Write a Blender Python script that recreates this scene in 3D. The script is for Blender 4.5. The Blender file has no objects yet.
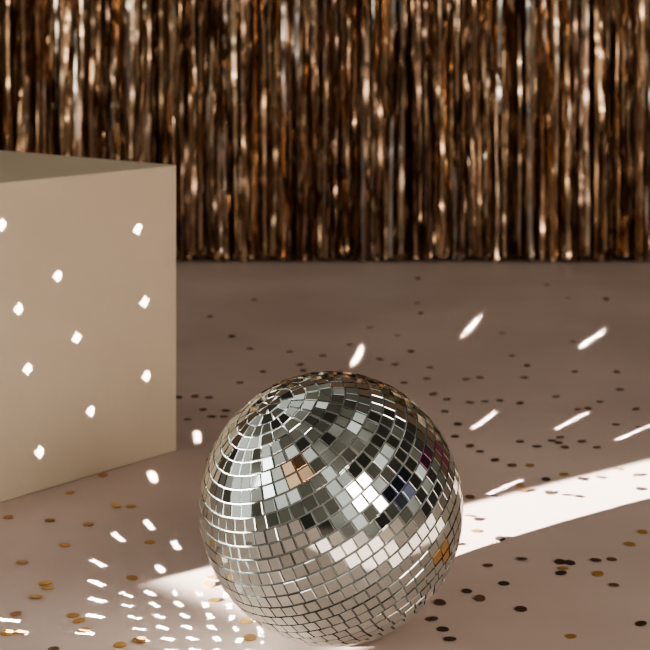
import bpy, bmesh, math, random
from mathutils import Vector, Matrix
random.seed(7)
scene = bpy.context.scene
scene.view_settings.look = 'AgX - Medium High Contrast'
F = 1604.0; H = 0.7165; HY = 14.0

# ---------- camera (level, with lens shift so verticals stay vertical) ----------
cd = bpy.data.cameras.new("camera"); cam = bpy.data.objects.new("camera", cd)
scene.collection.objects.link(cam); scene.camera = cam
cam.location = (0, 0, H); cam.rotation_euler = (math.pi/2, 0, 0)
cd.sensor_width = 36; cd.lens = F/650*36; cd.shift_y = -(325-HY)/650
cd.dof.use_dof = True; cd.dof.focus_distance = 1.85; cd.dof.aperture_fstop = 10.5

# survey helper: photo measurement -> real surface point
def ray(px, py):
    return Vector(((px-325)/F, 1.0, (HY-py)/F))
def floor_pt(px, py, z=0.0):
    r = ray(px, py); t = (z-H)/r.z
    return Vector((0, 0, H)) + r*t
def plane_pt(px, py, p0, n):
    r = ray(px, py); o = Vector((0, 0, H))
    return o + r*((p0-o).dot(n)/r.dot(n))

# ---------- material helpers ----------
def mat(name, col=(.5, .5, .5), rough=.5, metal=0., spec=.5):
    m = bpy.data.materials.new(name); m.use_nodes = True
    b = m.node_tree.nodes["Principled BSDF"]
    b.inputs["Base Color"].default_value = (*col, 1)
    b.inputs["Roughness"].default_value = rough
    b.inputs["Metallic"].default_value = metal
    b.inputs["Specular IOR Level"].default_value = spec
    return m, m.node_tree, b
def mottled(name, c1, c2, scale, rough, bump, spec=.3):
    m, nt, b = mat(name, c1, rough, 0, spec)
    tc = nt.nodes.new("ShaderNodeTexCoord")
    n1 = nt.nodes.new("ShaderNodeTexNoise"); n1.inputs["Scale"].default_value = scale; n1.inputs["Detail"].default_value = 6
    n2 = nt.nodes.new("ShaderNodeTexNoise"); n2.inputs["Scale"].default_value = scale*14; n2.inputs["Detail"].default_value = 4
    r = nt.nodes.new("ShaderNodeValToRGB")
    r.color_ramp.elements[0].position = .35; r.color_ramp.elements[0].color = (*c1, 1)
    r.color_ramp.elements[1].position = .65; r.color_ramp.elements[1].color = (*c2, 1)
    bp = nt.nodes.new("ShaderNodeBump"); bp.inputs["Strength"].default_value = bump; bp.inputs["Distance"].default_value = .003
    L = nt.links.new
    L(tc.outputs["Object"], n1.inputs["Vector"]); L(tc.outputs["Object"], n2.inputs["Vector"])
    L(n1.outputs["Fac"], r.inputs["Fac"]); L(r.outputs["Color"], b.inputs["Base Color"])
    L(n2.outputs["Fac"], bp.inputs["Height"]); L(bp.outputs["Normal"], b.inputs["Normal"])
    return m
def attr_metal(name, rough, metal=1.0):
    m, nt, b = mat(name, (1, 1, 1), rough, metal)
    a = nt.nodes.new("ShaderNodeAttribute"); a.attribute_name = "tint"
    nt.links.new(a.outputs["Color"], b.inputs["Base Color"])
    return m
def make_obj(name, verts, faces, material, tints=None, smooth=False, parent=None):
    me = bpy.data.meshes.new(name); me.from_pydata(verts, [], faces)
    if tints:
        at = me.color_attributes.new("tint", 'FLOAT_COLOR', 'POINT')
        for i, c in enumerate(tints): at.data[i].color = (*c, 1)
    me.materials.append(material)
    if smooth:
        for p in me.polygons: p.use_smooth = True
    me.update()
    o = bpy.data.objects.new(name, me); scene.collection.objects.link(o)
    if parent: o.parent = parent
    return o
def slab(name, lo, hi, material, bevel=0):
    bm = bmesh.new(); bmesh.ops.create_cube(bm, size=1)
    for v in bm.verts:
        v.co = Vector([lo[i] if v.co[i] < 0 else hi[i] for i in range(3)])
    if bevel: bmesh.ops.bevel(bm, geom=bm.edges[:], offset=bevel, segments=3, affect='EDGES', profile=.5)
    me = bpy.data.meshes.new(name); bm.to_mesh(me); bm.free(); me.materials.append(material)
    o = bpy.data.objects.new(name, me); scene.collection.objects.link(o); return o

# ---------- room ----------
CY = 4.615
m_floor = mottled("floor_paint", (.49, .38, .335), (.59, .465, .41), 2.2, .5, .18)
slab("floor", (-5, -4, -.1), (5, 5.0, 0), m_floor)
m_wall = mottled("wall_paint", (.26, .17, .12), (.30, .20, .145), 2, .8, .1)
slab("wall_back", (-5, CY+.16, 0), (5, CY+.3, 3), m_wall)

# ---------- plinth ----------
m_box = mottled("cream_card", (.56, .465, .345), (.60, .505, .38), 3.0, .5, .22, .4)
corner = floor_pt(177, 451)
ua = Vector((-.639, -.769, 0)).normalized(); ub = Vector((-.769, .639, 0)).normalized()
BH = .469; BS = .60
box = slab("display_plinth", (0, 0, 0), (BS, BS, BH), m_box, .003)
M = Matrix.Identity(4)
M.col[0] = (*ub, 0); M.col[1] = (*ua, 0); M.col[2] = (0, 0, 1, 0); M.col[3] = (*corner, 1)
box.matrix_world = M
face_n = Vector((.769, -.639, 0))

# ---------- disco ball ----------
R = .15
C = Vector((.007, 1.844, R+.0012))
ball = bpy.data.objects.new("disco_ball", None); scene.collection.objects.link(ball); ball.location = C
m_core, _, _ = mat("ball_grout", (.28, .29, .28), .45, .3)
bm = bmesh.new(); bmesh.ops.create_icosphere(bm, subdivisions=5, radius=R-.0012)
me = bpy.data.meshes.new("core"); bm.to_mesh(me); bm.free(); me.materials.append(m_core)
for p in me.polygons: p.use_smooth = True
core = bpy.data.objects.new("core", me); scene.collection.objects.link(core); core.parent = ball

pole = Vector((-.466, -.289, .836)).normalized()
q = Vector((0, 0, 1)).rotation_difference(pole).to_matrix()
ROWS = 32; EQ = 64
vs, fs, tn = [], [], []
vdir = (Vector((0, 0, H))-C).normalized()
rt = Vector((1, 0, 0)); up = vdir.cross(rt).normalized()
if up.z < 0: up = -up
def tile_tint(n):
    # coloured reflections painted as tints on a few of the clear tiles
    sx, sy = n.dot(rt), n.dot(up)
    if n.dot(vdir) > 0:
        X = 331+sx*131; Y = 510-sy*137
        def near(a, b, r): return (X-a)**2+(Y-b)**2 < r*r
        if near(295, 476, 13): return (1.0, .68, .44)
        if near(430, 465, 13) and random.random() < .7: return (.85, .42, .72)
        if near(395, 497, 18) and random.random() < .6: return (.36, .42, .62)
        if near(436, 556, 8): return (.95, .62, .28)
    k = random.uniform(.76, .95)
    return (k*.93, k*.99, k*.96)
dth = math.pi/ROWS
ring_n = {0: 5, 1: 10, 2: 20, 3: 20, 4: 33, 5: 33, 6: 42, 7: 42}
for i in range(ROWS):
    th = (i+.5)*dth
    m = min(i, ROWS-1-i)
    n = ring_n.get(m, round(EQ*math.sin(th)))
    ph0 = .37*i if m > 7 else 0.12
    for j in range(n):
        ph = ph0 + 2*math.pi*(j+random.uniform(-.02, .02))/n
        nl = Vector((math.sin(th)*math.cos(ph), math.sin(th)*math.sin(ph), math.cos(th)))
        eth = Vector((math.cos(th)*math.cos(ph), math.cos(th)*math.sin(ph), -math.sin(th)))
        eph = Vector((-math.sin(ph), math.cos(ph), 0))
        s1 = math.sin(max(th-dth*.44, .01)); s2 = math.sin(min(th+dth*.44, math.pi-.01))
        gp = .91 if m > 5 else .86
        w1 = math.pi/n*R*s1*gp; w2 = math.pi/n*R*s2*gp
        if n > 30 and m > 7: w1 = w2 = min(w1, w2)
        hh = R*dth/2*.90
        tilt = Matrix.Rotation(random.gauss(0, .018), 3, eth) @ Matrix.Rotation(random.gauss(0, .018), 3, eph)
        c = nl*R
        corners = [(-w1, -hh), (w1, -hh), (w2, hh), (-w2, hh)]
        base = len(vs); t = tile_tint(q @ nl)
        for lay, sc, off in ((0, 1.0, -.0022), (1, 1.0, .0006), (2, .93, .0011)):
            for a, b in corners:
                p = c + tilt @ (eph*a*sc + eth*b*sc + nl*off)
                p = q @ p
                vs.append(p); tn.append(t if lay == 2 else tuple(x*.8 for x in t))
        for a in range(4):
            b = (a+1) % 4
            fs.append((base+a, base+b, base+4+b, base+4+a))
            fs.append((base+4+a, base+4+b, base+8+b, base+8+a))
        fs.append((base+8, base+9, base+10, base+11))
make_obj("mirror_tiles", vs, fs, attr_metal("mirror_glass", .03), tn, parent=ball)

# ---------- foil fringe curtain ----------
vs, fs, tn = [], [], []
cols = [((.62, .415, .26), 6), ((.50, .33, .205), 6), ((.72, .54, .38), 4), ((.36, .24, .165), 4), ((.66, .59, .52), 3), ((.24, .165, .12), 3)]
pool = [c for c, w in cols for _ in range(w)]
for layer in range(4):
    x = -2.2
    while x < 2.2:
        w = random.uniform(.007, .013)
        x += w*random.uniform(.5, 1.2)
        y = CY + layer*.022 + random.uniform(-.009, .009)
        z0 = abs(random.gauss(0, .012)) + .003 + (.012 if random.random() < .2 else 0)
        col = random.choice(pool); k = random.uniform(.75, 1.15)
        col = tuple(min(1, c*k) for c in col)
        z = 1.7; ang = random.uniform(-.9, .9); tw = random.uniform(-1.2, 1.2); dx = 0; dy = 0
        sx = random.uniform(-.02, .02)
        base = len(vs); cnt = 0
        while True:
            zz = max(z, z0)
            cx = x + sx*(1.7-zz)/1.7 + dx
            px, py = math.cos(ang)*w/2, math.sin(ang)*w/2
            vs.append((cx-px, y+dy-py, zz)); vs.append((cx+px, y+dy+py, zz))
            tn += [col, col]; cnt += 1
            if zz <= z0: break
            z -= random.uniform(.012, .035)
            ang += tw*.03 + random.gauss(0, .16)
            ang = max(-1.1, min(1.1, ang))
            dx = dx*.9+random.gauss(0, .0007); dy = dy*.85+random.gauss(0, .0026)
        for i in range(cnt-1):
            fs.append((base+2*i, base+2*i+1, base+2*i+3, base+2*i+2))
m_foil = attr_metal("metallic_foil", .27)
make_obj("foil_fringe_curtain", vs, fs, m_foil, tn, smooth=True)

# ---------- confetti ----------
left = [(8,518),(50,521),(70,493),(88,525),(116,507),(131,507),(65,546),(150,543),(132,579),(22,563),(48,589),(36,598),(16,615),(22,634),(45,584),(73,616),(79,622),(85,631),(140,642),(120,646),(214,601),(246,622),(250,639),(103,476),(209,586),(8,634),(213,578)]
back = [(195,397),(209,398),(203,410),(212,417),(224,417),(226,411),(188,420),(178,398),(240,383),(250,349),(323,356),(340,372),(370,328),(254,300),(210,317),(232,337),(418,279),(447,400),(433,395),(404,383),(427,379),(430,368),(466,380),(480,378),(524,378),(556,397),(573,342),(470,403),(445,412),(458,425),(485,402),(500,401),(520,404),(588,409),(600,402),(616,425),(640,428),(455,437),(520,442),(537,447),(552,441),(560,438),(565,448),(582,442),(597,448),(527,366),(606,300),(547,285),(350,345),(300,365),(290,352),(380,360),(395,365),(411,352),(263,372),(620,390),(636,410)]
right = [(470,447),(480,452),(495,461),(512,466),(520,486),(523,492),(530,466),(546,480),(549,494),(564,475),(566,496),(579,497),(582,480),(600,478),(618,470),(560,563),(563,569),(570,564),(561,574),(596,561),(598,575),(612,560),(504,584),(521,610),(571,637),(641,625),(480,600),(467,592),(450,640),(432,620),(478,520),(494,497),(470,498),(640,490),(643,533),(637,476),(500,540),(522,560),(488,566),(614,586),(468,517),(476,532),(440,604),(443,630),(458,545),(630,545)]
vs, fs, tn = [], [], []
def disc(p, r, col):
    base = len(vs); N = 18
    tx, ty = random.gauss(0, .07), random.gauss(0, .07)
    h = .0006+r*(abs(tx)+abs(ty))
    for z in (0, .0005):
        for i in range(N):
            a = 2*math.pi*i/N; X, Y = r*math.cos(a), r*math.sin(a)
            vs.append((p.x+X, p.y+Y, h+z+tx*X+ty*Y)); tn.append(col)
    fs.append(tuple(base+N+i for i in range(N))); fs.append(tuple(base+N-1-i for i in range(N)))
    for i in range(N):
        j = (i+1) % N; fs.append((base+i, base+j, base+N+j, base+N+i))
gold = [(.62, .36, .11), (.50, .28, .09), (.72, .46, .18), (.36, .20, .08)]
dark = [(.13, .08, .055), (.09, .055, .045), (.20, .11, .06), (.07, .05, .04)]
for p in left: disc(floor_pt(*p), random.uniform(.0068, .0085), random.choice(gold))
for p in back: disc(floor_pt(*p), random.uniform(.0065, .008), random.choice(dark))
for p in right: disc(floor_pt(*p), random.uniform(.0062, .0076), random.choice(dark + [(.50, .30, .10)]))
for _ in range(60):
    p = Vector((random.uniform(-1.5, 1.6), random.uniform(.8, 4.3), 0))
    rel = p-corner
    if -.05 < rel.dot(ub) < .65 and -.05 < rel.dot(ua) < .65: continue
    if (p-C).xy.length < .25: continue
    disc(p, .0065, random.choice(dark))
make_obj("confetti", vs, fs, attr_metal("confetti_foil", .4, .55), tn)

# ---------- lighting ----------
def area(name, loc, direction, sx, sy, power, col, spread=180, roll=0., parent=None):
    l = bpy.data.lights.new(name, 'AREA'); l.shape = 'RECTANGLE'; l.size = sx; l.size_y = sy
    l.energy = power; l.color = col; l.spread = math.radians(spread)
    o = bpy.data.objects.new(name, l); scene.collection.objects.link(o)
    rot = direction.to_track_quat('-Z', 'Y').to_matrix().to_4x4() @ Matrix.Rotation(roll, 4, 'Z')
    o.matrix_world = Matrix.Translation(loc) @ rot
    if parent:
        o.parent = parent; o.matrix_parent_inverse = Matrix.Translation(-parent.location)
    return o
EL = math.radians(12.5)
A = Vector((.809, .588, 0)).normalized(); N2 = Vector((-A.y, A.x, 0))
S = Vector((A.x*math.cos(EL), A.y*math.cos(EL), -math.sin(EL)))      # beam travel
V = N2.cross(S); V = V if V.z > 0 else -V
E0 = floor_pt(165, 575) + A*.02     # near corner of lit patch
W, Hh = .325, .46
centre = E0 - N2*(W/2) + V*(Hh/2)
area("sun_beam", centre - S*2.6, S, W, Hh, 20.0, (1, .95, .89), .5, math.radians(2.5))
# added unseen beam on the near floor, gives the ball its bright band
W2, H2 = .30, .34
centre = E0 - N2*(.64+W2/2) - A*.55 + V*(H2/2)
area("sun_beam.001", centre - S*2.6, S, W2, H2, 19.0, (1, .96, .91), .5, 0)

# reflected beams thrown by single mirror tiles
def glint(P, power, sx, sy, i, roll=0.):
    n = (-S).copy()
    for _ in range(12):
        o = C + n*R
        r = (P-o).normalized(); n = (r-S).normalized()
    o = C + n*(R+.006)
    r = (P-o).normalized()
    area("tile_glint_%d" % i, o, r, sx, sy, power, (1, .98, .95), .03, roll, ball)
k = 0
for p in [(2,225),(138,229),(58,276),(19,309),(145,302),(77,338),(28,369),(147,376),(91,411),(40,452)]:
    glint(plane_pt(p[0], p[1], corner, face_n), .010, .014, .014, k, math.radians(45)); k += 1
for p, e in [((358,356),.22),((472,326),.30),((593,338),.30),((485,420),.05),((572,421),.06),((633,433),.07),((505,487),.03)]:
    glint(floor_pt(*p), e, .010, .022, k); k += 1
for p in [(197,437),(153,477)]:
    glint(floor_pt(*p), .05, .0115, .0145, k, .15); k += 1
for p in [(149,525),(118,537),(176,545),(98,563),(160,569),(97,583),(97,600),(95,616),(85,633),(15,633),(8,620)]:
    glint(floor_pt(*p), .018, .0085, .0145, k, .15); k += 1
for row in range(6):
    for j in range(6):
        x = 125 + j*25 + row*4 + random.uniform(-2, 2); y = 590 + row*11.5 + j*1.0 + (j-3)**2*.5
        if x > 290: continue
        glint(floor_pt(x, y), .010, .0068, .0125, k, .15); k += 1

# added soft fill lamps, out of frame behind and left of the camera
def look(name, loc, tgt, sx, sy, power, col):
    return area(name, Vector(loc), (Vector(tgt)-Vector(loc)).normalized(), sx, sy, power, col)
look("fill_light", (1.4, -.6, 1.4), (-.2, 2.0, .1), 1.3, 1.2, 56, (1, .89, .78))
look("fill_light.001", (-2.6, .6, 1.7), (0, 2.0, .1), .9, 1.3, 12, (.97, 1, .96))

w = bpy.data.worlds.new("world"); scene.world = w; w.use_nodes = True
nt = w.node_tree; bg = nt.nodes["Background"]; L = nt.links.new
tc = nt.nodes.new("ShaderNodeTexCoord"); nz = nt.nodes.new("ShaderNodeTexNoise")
nz.inputs["Scale"].default_value = 2.6; nz.inputs["Detail"].default_value = 4
dt = nt.nodes.new("ShaderNodeVectorMath"); dt.operation = 'DOT_PRODUCT'; dt.inputs[1].default_value = (-.85, -.1, .25)
ma = nt.nodes.new("ShaderNodeMath"); ma.operation = 'MULTIPLY_ADD'; ma.inputs[1].default_value = .07
rp = nt.nodes.new("ShaderNodeValToRGB"); e = rp.color_ramp.elements
e[0].position = .43; e[0].color = (.036, .030, .025, 1)
e[1].position = .62; e[1].color = (.85, .83, .76, 1)
m_ = e.new(.53); m_.color = (.16, .14, .11, 1)
L(tc.outputs["Generated"], nz.inputs["Vector"]); L(tc.outputs["Generated"], dt.inputs[0])
L(dt.outputs["Value"], ma.inputs[0]); L(nz.outputs["Fac"], ma.inputs[2]); L(ma.outputs[0], rp.inputs["Fac"])
L(rp.outputs["Color"], bg.inputs["Color"]); bg.inputs["Strength"].default_value = .9
